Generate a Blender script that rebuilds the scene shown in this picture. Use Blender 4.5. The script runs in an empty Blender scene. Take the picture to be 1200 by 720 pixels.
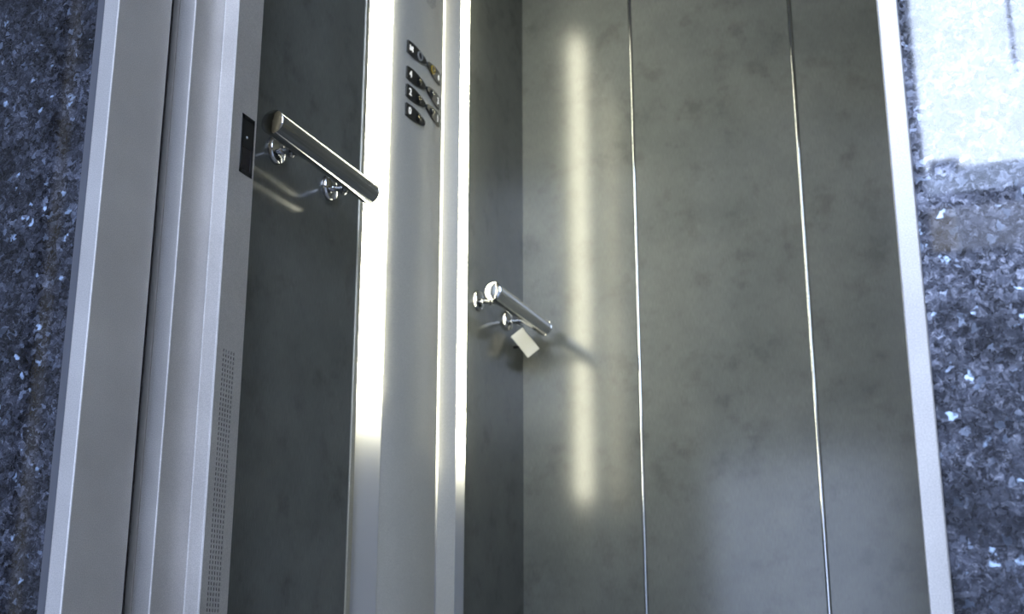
import bpy, bmesh, math, random
from mathutils import Vector, Matrix

# ---------------------------------------------------------------- camera, world, exposure
sc = bpy.context.scene
COL = sc.collection
EYE = Vector((0.0, 0.0, 0.25))
PITCH, YAW, FPX = math.radians(16.0), math.radians(20.9), 1488.0
cd = bpy.data.cameras.new('camera')
cam = bpy.data.objects.new('camera', cd)
COL.objects.link(cam)
cam.location = EYE
cam.rotation_euler = (math.pi / 2 + PITCH, 0, YAW)
cd.sensor_fit = 'HORIZONTAL'
cd.sensor_width = 36.0
cd.lens = FPX / 1200.0 * 36.0
cd.clip_start = 0.01
cd.dof.use_dof = True
cd.dof.focus_distance = 1.45
cd.dof.aperture_fstop = 10.0
sc.camera = cam

w = bpy.data.worlds.new('daylight')
sc.world = w
w.use_nodes = True
bg = w.node_tree.nodes['Background']
bg.inputs[0].default_value = (0.65, 0.775, 1.0, 1)
bg.inputs[1].default_value = 15.0

vs = sc.view_settings
vs.view_transform = 'Standard'
vs.look = 'None'
vs.gamma = 1.0
vs.use_curve_mapping = False
vs.exposure = 0.0

# daylight openings of the lobby (behind and beside the camera), the low one added for fill: portals help the renderer find them
WX0, WX1, WZ0, WZ1, WY = -0.10, 0.90, 1.325, 3.50, -1.30        # tall window opposite the lift
SX = -2.10                                                       # lobby's left wall
SY0, SY1, SZ0, SZ1 = -1.20, -0.68, 1.36, 1.98                    # small window in the left wall
EX0, EX1, EZ0, EZ1 = -1.80, -0.45, 0.06, 1.30                    # unseen low window, added to brighten the lower car walls
def portal(name, w_, h_, loc, rot):
    pl = bpy.data.lights.new(name, 'AREA')
    pl.shape = 'RECTANGLE'
    pl.size, pl.size_y = w_, h_
    pl.cycles.is_portal = True
    po = bpy.data.objects.new(name, pl)
    po.location = loc
    po.rotation_euler = rot
    COL.objects.link(po)
portal('window_portal', WX1 - WX0, WZ1 - WZ0, ((WX0 + WX1) / 2, WY - 0.11, (WZ0 + WZ1) / 2), (math.pi / 2, 0, 0))
portal('side_portal', SY1 - SY0, SZ1 - SZ0, (SX - 0.11, (SY0 + SY1) / 2, (SZ0 + SZ1) / 2), (math.pi / 2, 0, -math.pi / 2))
portal('low_portal', EX1 - EX0, EZ1 - EZ0, ((EX0 + EX1) / 2, WY - 0.11, (EZ0 + EZ1) / 2), (math.pi / 2, 0, 0))

LAMP_L = 21.0                                 # radiance of the luminous strips in the car

# ---------------------------------------------------------------- material helpers
def newmat(name):
    m = bpy.data.materials.new(name)
    m.use_nodes = True
    return m, m.node_tree, m.node_tree.nodes['Principled BSDF']

def nd(nt, typ, **kw):
    n = nt.nodes.new(typ)
    for k, v in kw.items():
        setattr(n, k, v)
    return n

def ramp(nt, stops, interp='LINEAR'):
    r = nt.nodes.new('ShaderNodeValToRGB')
    r.color_ramp.interpolation = interp
    e = r.color_ramp.elements
    while len(e) < len(stops):
        e.new(0.5)
    for i, (p, c) in enumerate(stops):
        e[i].position = p
        e[i].color = (c[0], c[1], c[2], 1) if len(c) == 3 else c
    return r

def position(nt, scale=(1, 1, 1), rot=(0, 0, 0)):
    g = nd(nt, 'ShaderNodeNewGeometry')
    mp = nd(nt, 'ShaderNodeMapping')
    mp.inputs['Scale'].default_value = scale
    mp.inputs['Rotation'].default_value = rot
    nt.links.new(g.outputs['Position'], mp.inputs['Vector'])
    return mp.outputs[0]

def mix(nt, fac, a, b, typ='MIX'):
    n = nd(nt, 'ShaderNodeMix', data_type='RGBA', blend_type=typ)
    for sock, v in ((n.inputs[0], fac), (n.inputs[6], a), (n.inputs[7], b)):
        if isinstance(v, (int, float)):
            sock.default_value = v
        elif isinstance(v, tuple):
            sock.default_value = (*v, 1)
        else:
            nt.links.new(v, sock)
    return n.outputs[2]

def noise(nt, vec, scale, detail=4, rough=0.55):
    n = nd(nt, 'ShaderNodeTexNoise')
    n.inputs['Scale'].default_value = scale
    n.inputs['Detail'].default_value = detail
    n.inputs['Roughness'].default_value = rough
    nt.links.new(vec, n.inputs['Vector'])
    return n.outputs[0]

def bump(nt, b, h, strength, dist):
    n = nd(nt, 'ShaderNodeBump')
    n.inputs['Strength'].default_value = strength
    n.inputs['Distance'].default_value = dist
    nt.links.new(h, n.inputs['Height'])
    nt.links.new(n.outputs[0], b.inputs['Normal'])

def plain(name, col, rough=0.5, metal=0.0, spec=0.5):
    m, nt, b = newmat(name)
    b.inputs['Base Color'].default_value = (*col, 1)
    b.inputs['Roughness'].default_value = rough
    b.inputs['Metallic'].default_value = metal
    b.inputs['Specular IOR Level'].default_value = spec
    return m

def granite():
    m, nt, b = newmat('blue_pearl_granite')
    vec = position(nt)
    wobn = nd(nt, 'ShaderNodeTexNoise'); wobn.inputs['Scale'].default_value = 120; wobn.inputs['Detail'].default_value = 5
    nt.links.new(vec, wobn.inputs['Vector']); wob = wobn.outputs['Color']
    wv = nd(nt, 'ShaderNodeVectorMath', operation='MULTIPLY_ADD')
    nt.links.new(wob, wv.inputs[0])
    wv.inputs[1].default_value = (0.016, 0.016, 0.016)
    nt.links.new(vec, wv.inputs[2])
    vec2 = wv.outputs[0]
    v1 = nd(nt, 'ShaderNodeTexVoronoi')
    v1.inputs['Scale'].default_value = 190
    nt.links.new(vec2, v1.inputs['Vector'])
    v2 = nd(nt, 'ShaderNodeTexVoronoi')
    v2.inputs['Scale'].default_value = 480
    nt.links.new(vec2, v2.inputs['Vector'])
    s1 = nd(nt, 'ShaderNodeSeparateColor'); nt.links.new(v1.outputs['Color'], s1.inputs[0])
    s2 = nd(nt, 'ShaderNodeSeparateColor'); nt.links.new(v2.outputs['Color'], s2.inputs[0])
    r1 = ramp(nt, [(0.0, (0.012, 0.012, 0.014)), (0.35, (0.034, 0.036, 0.046)), (0.7, (0.075, 0.080, 0.108)),
                   (0.93, (0.125, 0.135, 0.175)), (1.0, (0.24, 0.29, 0.40))])
    nt.links.new(s1.outputs[0], r1.inputs[0])
    r2 = ramp(nt, [(0.0, (0.006, 0.006, 0.009)), (0.4, (0.045, 0.047, 0.060)), (0.8, (0.10, 0.105, 0.135)),
                   (1.0, (0.24, 0.25, 0.30))])
    nt.links.new(s2.outputs[1], r2.inputs[0])
    c = mix(nt, 0.45, r1.outputs[0], r2.outputs[0])
    cl = noise(nt, vec, 22, 2)
    rc = ramp(nt, [(0.38, (0.60, 0.60, 0.60)), (0.66, (1.60, 1.60, 1.60))])
    nt.links.new(cl, rc.inputs[0])
    c = mix(nt, 1.0, c, rc.outputs[0], 'MULTIPLY')
    # rare bright blue flakes
    v3 = nd(nt, 'ShaderNodeTexVoronoi')
    v3.inputs['Scale'].default_value = 130
    mp = nd(nt, 'ShaderNodeVectorMath', operation='ADD'); mp.inputs[1].default_value = (3.3, 1.7, 5.1)
    nt.links.new(vec2, mp.inputs[0]); nt.links.new(mp.outputs[0], v3.inputs['Vector'])
    s3 = nd(nt, 'ShaderNodeSeparateColor'); nt.links.new(v3.outputs['Color'], s3.inputs[0])
    fl = ramp(nt, [(0.962, (0, 0, 0)), (0.97, (1, 1, 1))]); nt.links.new(s3.outputs[2], fl.inputs[0])
    fm = nd(nt, 'ShaderNodeMath', operation='MULTIPLY'); nt.links.new(fl.outputs[0], fm.inputs[0])
    near = ramp(nt, [(0.25, (1, 1, 1)), (0.5, (0, 0, 0))]); nt.links.new(v3.outputs['Distance'], near.inputs[0])
    nt.links.new(near.outputs[0], fm.inputs[1])
    c = mix(nt, fm.outputs[0], c, (0.60, 0.75, 1.0))
    nt.links.new(c, b.inputs['Base Color'])
    # feldspar flakes lie at slightly different angles under the polish
    ge = nd(nt, 'ShaderNodeNewGeometry')
    av = nd(nt, 'ShaderNodeVectorMath', operation='SUBTRACT'); nt.links.new(v1.outputs['Color'], av.inputs[0]); av.inputs[1].default_value = (0.5, 0.5, 0.5)
    sv = nd(nt, 'ShaderNodeVectorMath', operation='MULTIPLY_ADD'); nt.links.new(av.outputs[0], sv.inputs[0])
    sv.inputs[1].default_value = (0.22, 0.22, 0.22); nt.links.new(ge.outputs['Normal'], sv.inputs[2])
    nv = nd(nt, 'ShaderNodeVectorMath', operation='NORMALIZE'); nt.links.new(sv.outputs[0], nv.inputs[0])
    nt.links.new(nv.outputs[0], b.inputs['Normal'])
    b.inputs['Metallic'].default_value = 1.0
    b.inputs['Roughness'].default_value = 0.42
    b.inputs['Coat Weight'].default_value = 1.0
    b.inputs['Coat Roughness'].default_value = 0.035
    b.inputs['Coat IOR'].default_value = 1.75
    return m

def laminate():
    m, nt, b = newmat('grey_mottled_laminate')
    vec = position(nt)
    n1 = noise(nt, vec, 5.5, 6, 0.62)
    n2 = noise(nt, vec, 17, 5, 0.6)
    fine = noise(nt, position(nt, (900, 900, 60)), 1.0, 2)
    r1 = ramp(nt, [(0.30, (0.120, 0.127, 0.122)), (0.50, (0.145, 0.152, 0.145)), (0.72, (0.170, 0.176, 0.166))])
    nt.links.new(n1, r1.inputs[0])
    r2 = ramp(nt, [(0.30, (0.80, 0.79, 0.78)), (0.46, (1.0, 1.0, 1.0)), (0.75, (1.07, 1.07, 1.06))])
    nt.links.new(n2, r2.inputs[0])
    c = mix(nt, 1.0, r1.outputs[0], r2.outputs[0], 'MULTIPLY')
    rf = ramp(nt, [(0.3, (0.86, 0.86, 0.86)), (0.7, (1.1, 1.1, 1.1))]); nt.links.new(fine, rf.inputs[0])
    c = mix(nt, 1.0, c, rf.outputs[0], 'MULTIPLY')
    nt.links.new(c, b.inputs['Base Color'])
    b.inputs['Roughness'].default_value = 0.15
    bump(nt, b, fine, 0.06, 0.0004)
    return m

def steel(name, col=(0.64, 0.608, 0.586), rough=0.45, grain=(700, 700, 9), blotch=0.08, metal=0.60):
    m, nt, b = newmat(name)
    g = noise(nt, position(nt, grain), 1.0, 3)
    sp = noise(nt, position(nt), 800, 2)
    bl = noise(nt, position(nt), 9, 4)
    r = ramp(nt, [(0.3, tuple(x * (1 - blotch) for x in col)), (0.7, tuple(min(1, x * (1 + blotch)) for x in col))])
    nt.links.new(bl, r.inputs[0])
    rs = ramp(nt, [(0.34, (0.87, 0.87, 0.87)), (0.66, (1.1, 1.1, 1.1))]); nt.links.new(sp, rs.inputs[0])
    nt.links.new(mix(nt, 1.0, r.outputs[0], rs.outputs[0], 'MULTIPLY'), b.inputs['Base Color'])
    b.inputs['Metallic'].default_value = metal
    b.inputs['Roughness'].default_value = rough
    bump(nt, b, g, 0.10, 0.0003)
    return m

def luminous(name, z_end, fall, rad):
    """frosted strip lit by a tube behind it; the tube ends at a certain height"""
    m, nt, b = newmat(name)
    b.inputs['Base Color'].default_value = (0.75, 0.76, 0.82, 1)
    b.inputs['Metallic'].default_value = 0.5
    b.inputs['Roughness'].default_value = 0.30
    g = nd(nt, 'ShaderNodeNewGeometry')
    s = nd(nt, 'ShaderNodeSeparateXYZ'); nt.links.new(g.outputs['Position'], s.inputs[0])
    df = nd(nt, 'ShaderNodeMath', operation='SUBTRACT'); nt.links.new(s.outputs[2], df.inputs[0]); df.inputs[1].default_value = z_end
    mn = nd(nt, 'ShaderNodeMath', operation='MINIMUM'); nt.links.new(df.outputs[0], mn.inputs[0]); mn.inputs[1].default_value = 0.0
    dv = nd(nt, 'ShaderNodeMath', operation='DIVIDE'); nt.links.new(mn.outputs[0], dv.inputs[0]); dv.inputs[1].default_value = fall
    pw = nd(nt, 'ShaderNodeMath', operation='EXPONENT'); nt.links.new(dv.outputs[0], pw.inputs[0])
    mt = nd(nt, 'ShaderNodeMapRange', interpolation_type='SMOOTHSTEP')
    mt.inputs['From Min'].default_value = 1.97
    mt.inputs['From Max'].default_value = 1.87
    nt.links.new(s.outputs[2], mt.inputs['Value'])
    ml = nd(nt, 'ShaderNodeMath', operation='MULTIPLY')
    nt.links.new(pw.outputs[0], ml.inputs[0]); nt.links.new(mt.outputs[0], ml.inputs[1])
    st = nd(nt, 'ShaderNodeMath', operation='MULTIPLY'); st.inputs[1].default_value = rad
    nt.links.new(ml.outputs[0], st.inputs[0])
    b.inputs['Emission Color'].default_value = (1.0, 0.97, 0.73, 1)
    nt.links.new(st.outputs[0], b.inputs['Emission Strength'])
    return m

def frosted(name, col):
    m, nt, b = newmat(name)
    nt.nodes.remove(b)
    t = nd(nt, 'ShaderNodeBsdfTransparent')
    t.inputs[0].default_value = (*col, 1)
    nt.links.new(t.outputs[0], nt.nodes['Material Output'].inputs[0])
    return m

def emissive(name, col, e):
    m = plain(name, col, 0.5)
    b = m.node_tree.nodes['Principled BSDF']
    b.inputs['Emission Color'].default_value = (*col, 1)
    b.inputs['Emission Strength'].default_value = e
    return m

M = dict(
    granite=granite(), laminate=laminate(),
    steel=steel('brushed_steel'),
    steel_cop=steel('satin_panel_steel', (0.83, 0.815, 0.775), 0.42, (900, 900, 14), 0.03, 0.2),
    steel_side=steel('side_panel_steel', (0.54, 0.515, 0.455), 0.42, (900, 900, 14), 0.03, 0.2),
    steel_warm=steel('cream_edge_steel', (0.72, 0.68, 0.58), 0.35),
    chrome=plain('polished_chrome', (0.56, 0.565, 0.585), 0.06, 1.0),
    chrome_end=plain('polished_chrome_cap', (0.52, 0.52, 0.51), 0.07, 1.0),
    black=plain('black_plastic', (0.008, 0.009, 0.012), 0.28),
    dark=plain('slot_shade_black', (0.004, 0.004, 0.004), 0.8),
    shaft=plain('dark_shaft_concrete', (0.03, 0.03, 0.03), 0.9),
    ceil_car=plain('dark_grey_car_ceiling', (0.12, 0.12, 0.12), 0.5),
    gasket=plain('grey_rubber_gasket', (0.26, 0.24, 0.22), 0.6),
    white=emissive('emissive_white_print', (0.90, 0.90, 0.86), 0.7),  # white print with an emission of its own
    yellow=plain('yellow_ring', (0.55, 0.36, 0.02), 0.35),
    ring=plain('grey_ring', (0.45, 0.46, 0.46), 0.35),
    brass=plain('pale_button', (0.62, 0.58, 0.44), 0.16, 1.0),
    pale=plain('pale_grey_block', (0.62, 0.62, 0.60), 0.42),
    seal=plain('grey_sealant', (0.13, 0.134, 0.155), 0.45),
    wallp=plain('white_paint', (0.70, 0.72, 0.76), 0.7),
    walld=plain('grey_paint', (0.22, 0.22, 0.235), 0.7),
    ceil=plain('white_ceiling', (0.72, 0.72, 0.72), 0.8),
    floor=plain('pale_stone_floor', (0.58, 0.60, 0.64), 0.35),
    rubber=plain('grey_car_floor', (0.36, 0.37, 0.39), 0.5),
    tan=plain('tan_wood', (0.42, 0.35, 0.24), 0.5),
    frost_side=frosted('frosted_glass_side', (0.55, 0.57, 0.60)),
    fill_low=frosted('fill_glass_low', (0.56, 0.57, 0.60)),
    frost_blue=frosted('frosted_glass_blue', (0.50, 0.52, 0.56)),
    frost_grey=frosted('frosted_glass_grey', (0.40, 0.40, 0.425)),
    frost_tan=frosted('frosted_glass_tan', (0.40, 0.375, 0.35)),
    mull=plain('grey_window_metal', (0.10, 0.12, 0.18), 0.5),
    glow=luminous('luminous_strip', 0.712, 0.026, LAMP_L),
    glow_far=luminous('luminous_strip_far', 0.672, 0.026, LAMP_L),
    glow_thin=luminous('luminous_line', 0.62, 0.035, 5.0),
)

# ---------------------------------------------------------------- mesh helpers
def empty(name, loc=(0, 0, 0)):
    o = bpy.data.objects.new(name, None)
    o.location = loc
    o.empty_display_size = 0.05
    COL.objects.link(o)
    return o

def tag(o, label=None, cat=None, group=None, kind=None):
    if label: o['label'] = label
    if cat: o['category'] = cat
    if group: o['group'] = group
    if kind: o['kind'] = kind
    return o

def link(name, bm, mat, parent=None, bevel=0.0, smooth=False, seg=2):
    bmesh.ops.recalc_face_normals(bm, faces=bm.faces[:])
    me = bpy.data.meshes.new(name)
    bm.to_mesh(me); bm.free()
    me.materials.append(mat)
    if smooth:
        for p in me.polygons: p.use_smooth = True
        try: me.set_sharp_from_angle(angle=math.radians(35))
        except Exception: pass
    o = bpy.data.objects.new(name, me)
    COL.objects.link(o)
    if parent:
        o.parent = parent
        if parent.type == 'EMPTY':          # meshes are written in world coordinates
            o.matrix_parent_inverse = Matrix.Translation(-Vector(parent.location))
    if bevel:
        b = o.modifiers.new('edge_bevel', 'BEVEL')
        b.width = bevel; b.segments = seg; b.limit_method = 'ANGLE'; b.angle_limit = math.radians(40)
    return o

def box(bm, x0, x1, y0, y1, z0, z1):
    v = [bm.verts.new((x, y, z)) for z in (z0, z1) for y in (y0, y1) for x in (x0, x1)]
    for f in ((0, 2, 3, 1), (4, 5, 7, 6), (0, 1, 5, 4), (2, 6, 7, 3), (0, 4, 6, 2), (1, 3, 7, 5)):
        bm.faces.new([v[i] for i in f])
    return bm

def nbox(*a): return box(bmesh.new(), *a)

def prism(poly, z0, z1, bm=None):
    """polygon in plan (x, y), extruded upwards"""
    bm = bm or bmesh.new()
    lo = [bm.verts.new((x, y, z0)) for x, y in poly]
    hi = [bm.verts.new((x, y, z1)) for x, y in poly]
    n = len(poly)
    bm.faces.new(lo); bm.faces.new(hi)
    for i in range(n):
        bm.faces.new((lo[i], lo[(i + 1) % n], hi[(i + 1) % n], hi[i]))
    return bm

def lathe(prof, a, axis, bm=None, n=32):
    """prof = [(distance along axis, radius)]; closed with caps"""
    bm = bm or bmesh.new()
    a = Vector(a); ax = Vector(axis).normalized()
    u = ax.orthogonal().normalized(); v = ax.cross(u)
    rings = []
    for d, r in prof:
        rings.append([bm.verts.new(a + ax * d + (u * math.cos(2 * math.pi * k / n) + v * math.sin(2 * math.pi * k / n)) * max(r, 1e-5))
                      for k in range(n)])
    for r0, r1 in zip(rings, rings[1:]):
        for k in range(n):
            bm.faces.new((r0[k], r0[(k + 1) % n], r1[(k + 1) % n], r1[k]))
    bm.faces.new(rings[0]); bm.faces.new(rings[-1])
    return bm

def flatshape(outline, thick, org, ux, uz, un, bm=None):
    """2-D outline (u, v) placed at org with axes ux, uz and thickness along un"""
    bm = bm or bmesh.new()
    org, ux, uz, un = Vector(org), Vector(ux), Vector(uz), Vector(un)
    lo = [bm.verts.new(org + ux * a + uz * b) for a, b in outline]
    hi = [bm.verts.new(org + ux * a + uz * b + un * thick) for a, b in outline]
    n = len(outline)
    bm.faces.new(lo); bm.faces.new(hi)
    for i in range(n):
        bm.faces.new((lo[i], lo[(i + 1) % n], hi[(i + 1) % n], hi[i]))
    return bm

def annulus(r0, r1, thick, org, ux, uz, un, n=28):
    bm = bmesh.new()
    org, ux, uz, un = Vector(org), Vector(ux), Vector(uz), Vector(un)
    R = []
    for r, t in ((r0, 0), (r1, 0), (r1, thick), (r0, thick)):
        R.append([bm.verts.new(org + (ux * math.cos(2 * math.pi * k / n) + uz * math.sin(2 * math.pi * k / n)) * r + un * t) for k in range(n)])
    for i in range(4):
        a, b = R[i], R[(i + 1) % 4]
        for k in range(n):
            bm.faces.new((a[k], a[(k + 1) % n], b[(k + 1) % n], b[k]))
    return bm

def text_mesh(s, size, org, ux, uz, un, thick=0.0006):
    c = bpy.data.curves.new('glyph', 'FONT')
    c.body = s; c.size = size; c.align_x = 'CENTER'; c.align_y = 'CENTER'; c.extrude = thick / 2
    c.offset = size * 0.012
    o = bpy.data.objects.new('glyph', c)
    COL.objects.link(o)
    dg = bpy.context.evaluated_depsgraph_get()
    me = bpy.data.meshes.new_from_object(o.evaluated_get(dg))
    bpy.data.objects.remove(o)
    bm = bmesh.new(); bm.from_mesh(me)
    bpy.data.meshes.remove(me)
    m = Matrix((( *Vector(ux), 0), (*Vector(uz), 0), (*Vector(un), 0), (0, 0, 0, 1))).transposed()
    m.translation = Vector(org)
    bmesh.ops.transform(bm, matrix=m, verts=bm.verts)
    return bm

# ---------------------------------------------------------------- dimensions (metres)
FRAME_Y = 1.05                      # front of the landing frame
GR_Y = 1.056                        # face of the granite
WALL_B = 1.150                      # back of the landing wall
FXL0, FXL1 = -0.901, -0.880         # left jamb, outer / inner
FXR1, FXR0 = -0.0575, -0.040        # right jamb, inner / outer
HEAD = 2.00
CAR_L, CAR_R, CAR_F, CAR_B = -0.97, 0.03, 1.286, 2.611
CAR_H = 2.12
LX0, LX1, LZ1 = SX, 1.70, 3.70   # lobby

# ---------------------------------------------------------------- the setting: landing wall
wall = tag(empty('wall_landing', (0, GR_Y, 0)), kind='structure')
link('granite_slab', nbox(LX0, FXL0, GR_Y, GR_Y + 0.03, 0, LZ1), M['granite'], wall)
link('granite_slab', nbox(FXR0, LX1, GR_Y, GR_Y + 0.03, 0, LZ1), M['granite'], wall)
link('granite_slab', nbox(FXL0, FXR0, GR_Y, GR_Y + 0.03, HEAD + 0.02, LZ1), M['granite'], wall)
for a in ((LX0, -0.915, GR_Y + 0.03, WALL_B - 0.01, 0, LZ1), (-0.03, LX1, GR_Y + 0.03, WALL_B - 0.01, 0, LZ1),
          (-0.915, -0.03, GR_Y + 0.03, WALL_B - 0.01, HEAD + 0.03, LZ1)):
    link('masonry', nbox(*a), M['shaft'], wall)
# sealed joint between the granite and the left jamb
link('sealant_joint', prism([(-0.914, GR_Y + 0.001), (-0.914, GR_Y - 0.001), (-0.9012, GR_Y - 0.0035), (-0.9012, GR_Y + 0.001)], 0, HEAD), M['seal'], wall)

# lobby shell
tag(link('floor', nbox(LX0, LX1, WY, WALL_B - 0.02, -0.06, 0), M['floor']), kind='structure')
tag(link('ceiling', nbox(LX0, LX1, WY, GR_Y, LZ1, LZ1 + 0.05), M['ceil']), kind='structure')
wle = tag(empty('wall_left', (LX0, 0, 0)), kind='structure')
for a in ((WY, SY0, 0, LZ1), (SY1, GR_Y, 0, LZ1), (SY0, SY1, 0, SZ0), (SY0, SY1, SZ1, LZ1)):
    link('wall_panel', nbox(LX0 - 0.12, LX0, *a), M['walld'], wle)
tag(link('wall_right', nbox(LX1, LX1 + 0.05, WY, GR_Y, 0, LZ1), M['wallp']), kind='structure')
wb = tag(empty('wall_entrance', (0, WY, 0)), kind='structure')
for a in ((LX0, EX0, 0, LZ1), (EX1, WX0, 0, LZ1), (EX0, EX1, 0, EZ0), (EX0, EX1, EZ1, LZ1), (WX1, LX1, 0, LZ1), (WX0, WX1, 0, WZ0), (WX0, WX1, WZ1, LZ1)):
    link('wall_panel', nbox(a[0], a[1], WY - 0.12, WY, a[2], a[3]), M['wallp'], wb)
# window: two bands of frosted glass below, open daylight above, a hanging rod
win = tag(empty('window_1', (WX0, WY, WZ0)), kind='structure')
GY = WY - 0.06
link('pane', nbox(WX0, WX0 + 0.065, GY, GY + 0.004, WZ0, WZ0 + 0.155), M['frost_tan'], win)
link('pane', nbox(WX0 + 0.066, WX1, GY, GY + 0.004, WZ0, WZ0 + 0.145), M['frost_grey'], win)
link('glazing_bar', nbox(WX0, WX1, GY - 0.01, GY + 0.014, WZ0 + 0.145, WZ0 + 0.180), M['mull'], win)
link('pane', nbox(WX0, WX1, GY, GY + 0.004, WZ0 + 0.180, WZ0 + 0.257), M['frost_blue'], win)
link('latch_block', nbox(WX0 + 0.012, WX0 + 0.090, GY - 0.02, GY + 0.015, WZ0 + 0.257, WZ0 + 0.279), M['mull'], win)
link('hanging_rod', lathe([(0, 0.006), (1.65, 0.006)], (0.162, GY, 1.84), (0, 0, 1), n=10), M['mull'], win)
# unseen low panes left of it, added for bluish light low in the car
wn = tag(empty('added_low_window', (EX0, WY, EZ0)), kind='structure')
mid = (EX0 + EX1) / 2
link('pane', nbox(EX0, mid - 0.02, GY, GY + 0.004, EZ0, EZ1), M['fill_low'], wn)
link('pane', nbox(mid + 0.02, EX1, GY, GY + 0.004, EZ0, EZ1), M['fill_low'], wn)
link('glazing_bar', nbox(mid - 0.02, mid + 0.02, GY - 0.01, GY + 0.014, EZ0, EZ1), M['mull'], wn)
# small window in the lobby's left wall with a tan casing beside it
ws = tag(empty('window_3', (LX0, SY0, SZ0)), kind='structure')
link('casing', nbox(LX0, LX0 + 0.02, -0.235, -0.195, 0, 2.1), M['tan'], ws)
link('pane', nbox(LX0 - 0.064, LX0 - 0.06, SY0, SY1, SZ0, SZ1), M['frost_side'], ws)
link('sill', nbox(LX0 - 0.10, LX0 + 0.02, SY0, SY1, SZ0 - 0.03, SZ0), M['wallp'], ws)

# lift shaft around the car
sh = tag(empty('wall_shaft', (0, 2.8, 0)), kind='structure')
for a in ((-1.45, -1.40, WALL_B - 0.01, 2.80, -0.3, LZ1), (0.60, 0.65, WALL_B - 0.01, 2.80, -0.3, LZ1),
          (-1.45, 0.65, 2.80, 2.85, -0.3, LZ1), (-1.45, 0.65, WALL_B - 0.01, 2.80, LZ1, LZ1 + 0.05),
          (-1.45, 0.65, WALL_B - 0.01, 2.80, -0.35, -0.3), (-1.45, 0.65, WALL_B - 0.02, WALL_B - 0.01, -0.3, -0.06)):
    link('shaft_panel', nbox(*a), M['shaft'], sh)

# ---------------------------------------------------------------- car shell
tag(link('floor_car', nbox(CAR_L, CAR_R, 1.165, CAR_B, -0.03, 0), M['rubber']), kind='structure')
tag(link('ceiling_car', nbox(CAR_L, CAR_R, CAR_F, CAR_B, CAR_H, CAR_H + 0.03), M['ceil_car']), kind='structure')
wl = tag(empty('wall_car_left', (CAR_L, CAR_F, 0)), kind='structure')
link('panel', nbox(CAR_L - 0.02, CAR_L, CAR_F, 1.8055, 0, CAR_H), M['laminate'], wl)
link('panel', nbox(CAR_L - 0.02, CAR_L, 2.2375, CAR_B, 0, CAR_H), M['laminate'], wl)
link('backing', nbox(CAR_L - 0.045, CAR_L - 0.0302, 1.79, 2.30, 0, CAR_H), M['shaft'], wl)
wk = tag(empty('wall_car_back', (CAR_L, CAR_B, 0)), kind='structure')
T1, T2 = -0.700, -0.3305
for x0, x1 in ((CAR_L, T1 - 0.0042), (T1 + 0.0042, T2 - 0.0046), (T2 + 0.0046, CAR_R)):
    link('panel', nbox(x0, x1, CAR_B, CAR_B + 0.02, 0, CAR_H), M['laminate'], wk)
for xc, hw in ((T1, 0.0042), (T2, 0.0046)):
    prof = [(xc + hw * math.cos(t), CAR_B + 0.001 - 0.0035 * math.sin(t)) for t in [math.pi * k / 10 for k in range(11)]]
    prof += [(xc - hw, CAR_B + 0.019), (xc + hw, CAR_B + 0.019)]
    s = link('joint_strip', prism(prof, 0, CAR_H), M['chrome'], wk, smooth=True)
    s['label'] = 'thin polished chrome strip'
wr = tag(empty('wall_car_right', (CAR_R, CAR_F, 0)), kind='structure')
link('panel', nbox(CAR_R, CAR_R + 0.02, CAR_F, CAR_B, 0, CAR_H), M['laminate'], wr)
wf = tag(empty('wall_car_front', (0, CAR_F, 0)), kind='structure')
link('return_panel', nbox(CAR_L - 0.02, -0.852, CAR_F - 0.012, CAR_F - 0.0005, 0, CAR_H), M['steel'], wf)
link('return_panel', nbox(-0.045, CAR_R + 0.02, CAR_F - 0.012, CAR_F - 0.0005, 0, CAR_H), M['steel'], wf)
link('transom', nbox(-0.852, -0.045, CAR_F - 0.05, CAR_F - 0.0005, 2.02, CAR_H), M['steel'], wf)
# the open sliding doors, parked behind the right jamb
for nm, ys in (('door_1', (1.156, 1.176)), ('door_3', (1.215, 1.240))):
    d = tag(empty(nm, (0.2, ys[0], 0)), kind='structure')
    for k, y in enumerate(ys):
        link('door_panel', nbox(-0.045 + 0.012 * k, 0.36 + 0.02 * k, y, y + 0.014, 0.005, 2.04), M['steel'], d, bevel=0.002)

# ---------------------------------------------------------------- landing door frame
fr = tag(empty('entrance_surround', (-0.469, FRAME_Y, 0)),
         'brushed steel frame lining the lift doorway against dark granite', 'door frame')
jl = prism([(FXL0, FRAME_Y), (FXL1, FRAME_Y), (FXL1, 1.1455), (FXL1 - 0.006, 1.1455), (FXL1 - 0.006, FRAME_Y + 0.006),
            (FXL0, FRAME_Y + 0.006)][::-1], 0, HEAD + 0.018)
link('jamb', jl, M['steel'], fr, bevel=0.0016, seg=3)['label'] = 'left steel jamb with deep reveal'
jr = prism([(FXR0, FRAME_Y), (FXR1, FRAME_Y), (FXR1, 1.148), (FXR1 + 0.006, 1.148), (FXR1 + 0.006, FRAME_Y + 0.006),
            (FXR0, FRAME_Y + 0.006)], 0, HEAD + 0.018)
link('jamb', jr, M['steel'], fr, bevel=0.0016, seg=3)['label'] = 'right steel jamb, narrow front face'
hb = bmesh.new()
box(hb, FXL1, FXR1, FRAME_Y, FRAME_Y + 0.006, HEAD, HEAD + 0.018)
box(hb, FXL1, FXR1, FRAME_Y + 0.006, 1.148, HEAD, HEAD + 0.006)
link('head', hb, M['steel'], fr)

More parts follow.
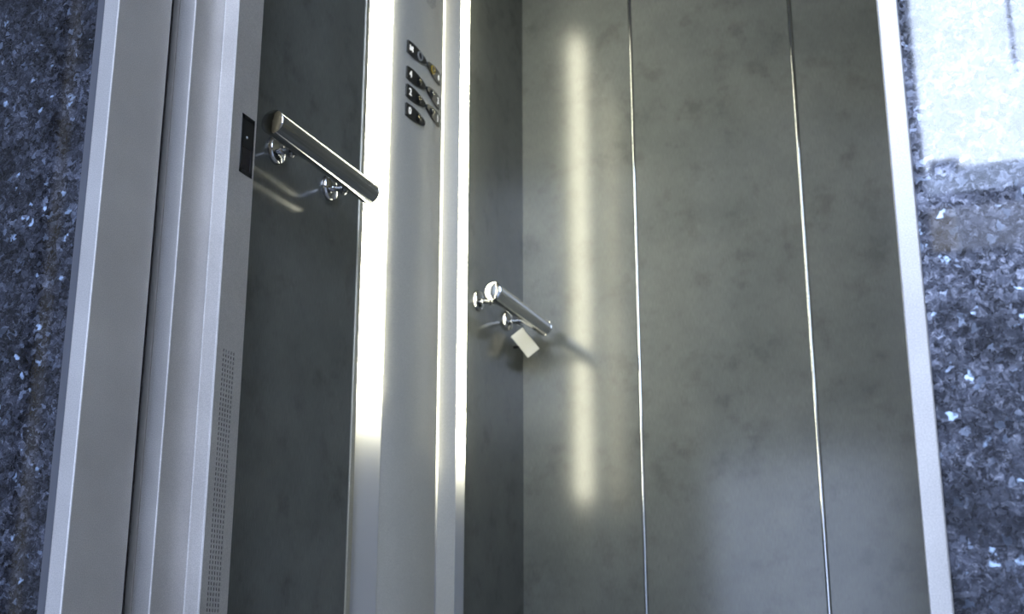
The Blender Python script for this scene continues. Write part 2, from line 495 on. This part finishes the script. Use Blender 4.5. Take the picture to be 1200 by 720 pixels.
# ---------------------------------------------------------------- car door strike post with sensor and vent
post = tag(empty('sensor_post', (-0.865, 1.23, 0)),
           'stepped steel door post with black sensor and perforated vent beside the left jamb', 'door post')
PX = -0.842                          # face of the side plate
pp = [(-0.930, 1.176), (-0.8874, 1.176), (-0.8874, 1.170), (-0.8635, 1.170), (-0.8635, 1.231),
      (PX - 0.0013, 1.231), (PX - 0.0013, 1.239), (PX - 0.006, 1.239), (PX - 0.006, 1.2735), (-0.930, 1.2735)]
link('post_profile', prism(pp, 0, 2.06), M['steel'], post, bevel=0.0015, seg=3)
link('gasket', nbox(-0.8956, -0.8876, 1.1685, 1.1758, 0, 2.06), M['gasket'], post)
# perforated side plate (five columns of slots), face towards the opening
VY0, VP, VH = 1.2445, 0.0054, 0.0029
VZ1, VQ, VS = 0.6185, 0.0059, 0.0038
rows = 98
ub = [1.231]
for k in range(5): ub += [VY0 + k * VP, VY0 + k * VP + VH]
ub += [1.286]
vb = [0.0]
for k in reversed(range(rows)): vb += [VZ1 - k * VQ - VS, VZ1 - k * VQ]
vb += [2.06]
def perforated(x_face, th, ub, vb):
    bm = bmesh.new()
    F = [[bm.verts.new((x_face, u, v)) for v in vb] for u in ub]
    B = [[bm.verts.new((x_face - th, u, v)) for v in vb] for u in ub]
    hole = lambda i, j: i % 2 == 1 and j % 2 == 1 and i < len(ub) - 1 and j < len(vb) - 1
    nu, nv = len(ub) - 1, len(vb) - 1
    for i in range(nu):
        for j in range(nv):
            if hole(i, j):
                c = [(i, j), (i + 1, j), (i + 1, j + 1), (i, j + 1)]
                for k in range(4):
                    p, q = c[k], c[(k + 1) % 4]
                    bm.faces.new((F[p[0]][p[1]], F[q[0]][q[1]], B[q[0]][q[1]], B[p[0]][p[1]]))
            else:
                bm.faces.new((F[i][j], F[i + 1][j], F[i + 1][j + 1], F[i][j + 1]))
                bm.faces.new((B[i][j], B[i + 1][j], B[i + 1][j + 1], B[i][j + 1]))
    rim = [(i, 0) for i in range(nu + 1)] + [(nu, j) for j in range(1, nv + 1)] + [(i, nv) for i in range(nu - 1, -1, -1)] + [(0, j) for j in range(nv - 1, 0, -1)]
    for k in range(len(rim)):
        p, q = rim[k], rim[(k + 1) % len(rim)]
        bm.faces.new((F[p[0]][p[1]], F[q[0]][q[1]], B[q[0]][q[1]], B[p[0]][p[1]]))
    return bm
link('side_plate', perforated(PX, 0.0012, ub, vb), M['steel'], post)['label'] = 'steel side plate with a perforated ventilation strip'
link('vent_shade_sheet', nbox(PX - 0.0040, PX - 0.0026, 1.2392, 1.2760, 0.01, 0.64), M['dark'], post)  # black sheet standing in for the shade inside the slots
sen = bmesh.new()
sy0, sy1, sz0, sz1 = 1.2530, 1.2810, 0.8478, 0.9265
for a in ((sy0, sy1, sz1 - 0.006, sz1), (sy0, sy1, sz0, sz0 + 0.005), (sy0, sy0 + 0.004, sz0, sz1), (sy1 - 0.004, sy1, sz0, sz1),
          (sy0 + 0.003, sy1 - 0.003, sz0 + 0.036, sz1 - 0.004)):
    box(sen, PX - 0.001, PX + 0.0008, *a)
so = link('sensor_housing', sen, M['black'], post)
so['label'] = 'black rectangular door sensor'
link('sensor_lens', nbox(PX, PX + 0.0003, sy0 + 0.003, sy1 - 0.003, sz0 + 0.004, sz0 + 0.037), plain('lens_black', (0.014, 0.012, 0.016), 0.12), so)
link('screw', lathe([(0, 0.0018), (0.0006, 0.0014)], (PX + 0.0008, 1.2655, 0.8975), (1, 0, 0), n=14), M['ring'], so)

# ---------------------------------------------------------------- control column on the car's left wall
cop = tag(empty('control_column', (CAR_L, 2.0, 0)),
          'tall steel lift control column with floor buttons and bright luminous edge strips', 'control panel')
# curved front panel in plan
PA, PB, SAG = Vector((-0.9665, 1.9095)), Vector((-0.9773, 2.1485)), 0.0125
ch = (PB - PA).length
RAD = (ch * ch / 4 + SAG * SAG) / (2 * SAG)
CEN = (PA + PB) / 2 + Vector((SAG - RAD, 0))
HA = math.asin(ch / 2 / RAD)
A0 = math.atan2(PA.y - CEN.y, PA.x - CEN.x); A1 = math.atan2(PB.y - CEN.y, PB.x - CEN.x)
def arc(t, z=0.0, out=0.0):
    a = A0 + (A1 - A0) * t
    return Vector((CEN.x + (RAD + out) * math.cos(a), CEN.y + (RAD + out) * math.sin(a), z))
def frame_at(t):
    a = A0 + (A1 - A0) * t
    n = Vector((math.cos(a), math.sin(a), 0)); u = Vector((-math.sin(a), math.cos(a), 0))
    return u, Vector((0, 0, 1)), n
front = [tuple(arc(k / 24)[:2]) for k in range(25)]
Z0, Z1 = 0.003, CAR_H - 0.003
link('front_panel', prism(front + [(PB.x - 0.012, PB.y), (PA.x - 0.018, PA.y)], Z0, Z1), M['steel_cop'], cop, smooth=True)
link('edge_trim', nbox(CAR_L - 0.015, CAR_L + 0.002, 1.8068, 1.8210, Z0, Z1), M['steel_warm'], cop, bevel=0.0008)
# slanting luminous face, sunk behind the wall surface, turned towards the doorway
g1 = prism([(-0.9990, 1.8500), (-0.9925, 1.8600), (-0.9668, 1.9085), (-0.9850, 1.9130), (-0.9990, 1.9130)][::-1], Z0, Z1)
link('light_strip', g1, M['glow'], cop)['label'] = 'broad luminous strip beside the button panel'
g2 = nbox(-0.990, -0.9748, 2.1492, 2.1630, Z0, Z1)
link('light_strip', g2, M['glow_thin'], cop)['label'] = 'hair-thin luminous line beside the buttons'
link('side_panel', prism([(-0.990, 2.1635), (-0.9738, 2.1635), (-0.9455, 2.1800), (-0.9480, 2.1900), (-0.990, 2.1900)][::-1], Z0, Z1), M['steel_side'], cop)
g3 = prism([(-0.9470, 2.1815), (-0.9450, 2.1806), (-0.9405, 2.2060), (-0.9405, 2.2120), (-0.9425, 2.2160), (-0.9685, 2.2370), (-0.990, 2.2370), (-0.990, 2.1910), (-0.9475, 2.1910)][::-1], Z0, Z1)
link('light_strip', g3, M['glow_far'], cop)['label'] = 'narrow luminous strip near the back corner'

# button plates
def plate_outline(flip):
    L, H = 0.0375, 0.0140
    pts = []
    N = 12
    for k in range(N + 1):                         # upper arc, left to right
        s = k / N
        x = -L + 2 * L * s
        h = H * (0.50 + 0.50 * math.sin(math.pi * min(1, s * 0.80 + 0.26)))
        if s > 0.985: h *= 0.55
        pts.append((x, h))
    pts += [(x, -h) for x, h in reversed(pts)]
    return [(-x, y) for x, y in pts][::-1] if flip else pts
spec = [(0.373, 1.3894, False, 'open'), (0.373, 1.3355, False, '4'), (0.373, 1.2984, False, '2'), (0.373, 1.2598, False, '0'),
        (0.715, 1.3899, True, 'bell'), (0.715, 1.3376, True, '3'), (0.715, 1.3000, True, '1')]
names = {'open': 'black plate with a white door symbol and grey ringed button', 'bell': 'black plate with a yellow ringed alarm button'}
for t, z, flip, what in spec:
    u, up, n = frame_at(t)
    o0 = arc(t, z)
    plate = link('button_plate', flatshape(plate_outline(flip), 0.0035, o0 - n * 0.0012, u, up, n), M['black'], cop)
    plate['label'] = names.get(what, 'black leaf-shaped plate for floor %s' % what)
    s = -1 if flip else 1
    top = o0 + n * 0.0024
    bc = top + u * (0.010 * s)
    gc = top - u * (0.0245 * s) + n * 0.0002
    dome = [(0, 0.0076), (0.0016, 0.0072), (0.0026, 0.0050), (0.0030, 0.0020)]
    if what in ('open', 'bell'):
        link('button_ring', annulus(0.0068, 0.0094, 0.0022, bc, u, up, n), M['ring' if what == 'open' else 'yellow'], plate, smooth=True)
        link('button', lathe([(0, 0.0068), (0.0012, 0.0066), (0.0018, 0.0040)], bc, n, n=24), M['black'], plate, smooth=True)
        sy = bmesh.new()
        if what == 'open':                          # two door leaves with arrowheads between
            for dx in (-0.0052, 0.0052):
                flatshape([(dx - 0.0012, -0.0058), (dx + 0.0012, -0.0058), (dx + 0.0012, 0.0058), (dx - 0.0012, 0.0058)], 0.0006, gc, u, up, n, sy)
            for d in (-1, 1):
                flatshape([(d * 0.0006, 0.0046), (d * 0.0034, 0.0), (d * 0.0006, -0.0046)], 0.0006, gc, u, up, n, sy)
        else:                                       # bell
            flatshape([(-0.0048, -0.0034), (0.0048, -0.0034), (0.0034, -0.0012), (0.0030, 0.0030), (0.0012, 0.0052), (-0.0012, 0.0052), (-0.0030, 0.0030), (-0.0034, -0.0012)],
                      0.0006, gc, u, up, n, sy)
            flatshape([(-0.0014, -0.0058), (0.0014, -0.0058), (0.0014, -0.0042), (-0.0014, -0.0042)], 0.0006, gc, u, up, n, sy)
        link('symbol', sy, M['white'], plate)
    else:
        link('button_ring', annulus(0.0074, 0.0088, 0.0012, bc, u, up, n), M['black'], plate, smooth=True)
        link('button', lathe(dome, bc, n, n=24), M['black'], plate, smooth=True)
        link('button_lamp', lathe([(0, 0.0042), (0.0008, 0.0040), (0.0014, 0.0022)], bc + n * 0.0028 + up * 0.002, n, n=16), M['brass'], plate, smooth=True)
        link('digit', text_mesh(what, 0.0195, gc, u, up, n), M['white'], plate)
# speaker: small round field of holes high on the panel
u, up, n = frame_at(0.60)
sp = bmesh.new()
c0 = arc(0.60, 1.5560)
for i in range(-8, 9):
    for j in range(-8, 9):
        a, b_ = i * 0.0046 + (0.0023 if j % 2 else 0), j * 0.0040
        if a * a + b_ * b_ > 0.036 ** 2: continue
        tt = 0.60 + a / ch
        uu, zz, nn = frame_at(tt)
        flatshape([(0.0009 * math.cos(q * math.pi / 4), 0.0009 * math.sin(q * math.pi / 4)) for q in range(8)], 0.0007, arc(tt, 1.5560 + b_) - nn * 0.0004, uu, zz, nn, sp)
spo = link('speaker_holes', sp, plain('speaker_hole_grey', (0.10, 0.10, 0.095), 0.7), cop)
spo['kind'] = 'stuff'

# ---------------------------------------------------------------- handrails
def handrail(label, y0, y1, z, stand_y, lift):
    XR, R = -0.900, 0.0178
    root = tag(empty('handrail', (CAR_L, (y0 + y1) / 2, z)), label, 'handrail', 'short handrails on the left car wall')
    L = y1 - y0
    link('bar', lathe([(0.002, R), (L - 0.002, R)], (XR, y0, z), (0, 1, 0), n=48), M['chrome'], root, smooth=True)
    for ys, dr in ((y0 + 0.002, -1), (y1 - 0.002, 1)):
        link('end_cap', lathe([(0, R + 0.0003), (0.002, R + 0.0003), (0.0032, R - 0.0012), (0.0042, R * 0.55), (0.0045, 0.0005)], (XR, ys, z), (0, dr, 0), n=40), M['chrome_end'], root, smooth=True)
    for ys in stand_y:
        base = Vector((CAR_L, ys, z + lift)); ax = Vector((XR, ys, z)) - base; ln = ax.length
        st = link('bracket', lathe([(0.004, 0.0058), (ln - 0.012, 0.0058)], base, ax, n=20), M['chrome'], root, smooth=True)
        link('rosette', lathe([(0.0003, 0.0222), (0.004, 0.0222), (0.0075, 0.0200), (0.010, 0.014), (0.0115, 0.0085)], base, (1, 0, 0), n=32), M['chrome'], st, smooth=True)
        link('collar', lathe([(0, 0.0062), (0.002, 0.0090), (0.006, 0.0090), (0.008, 0.0062)], base + ax * 0.36, ax, n=24), M['chrome'], st, smooth=True)
    return root
handrail('polished chrome handrail between the perforated door post and the control column', 1.414, 1.712, 0.9915, (1.535, 1.700), 0.015)
h2 = handrail('polished chrome handrail in the back corner with a pale block under it', 2.252, 2.555, 0.9787, (2.338, 2.506), 0.010)
# pale tilted block under the far handrail
ce = Vector((-0.937, 2.535, 0.9435))
la, sa, vd = Vector((0.5141, 0.3979, -0.7599)), Vector((0.7893, 0.1274, 0.6007)), Vector((-0.3358, 0.9085, 0.2485))      # long, short and thickness axes of the block
bk = bmesh.new()
vv = [bk.verts.new(ce + la * a * 0.0300 + sa * b * 0.0165 + vd * c * 0.005) for c in (-1, 1) for b in (-1, 1) for a in (-1, 1)]
for f in ((0, 2, 3, 1), (4, 5, 7, 6), (0, 1, 5, 4), (2, 6, 7, 3), (0, 4, 6, 2), (1, 3, 7, 5)):
    bk.faces.new([vv[i] for i in f])
pb = link('corner_block', bk, M['pale'], h2, bevel=0.0015)
pb['label'] = 'pale grey tilted rectangular block'
link('block_stem', lathe([(0, 0.003), (0.026, 0.003)], (CAR_L + 0.0005, 2.5520, 0.9400), (1, -0.2, 0), n=14), M['black'], h2, smooth=True)
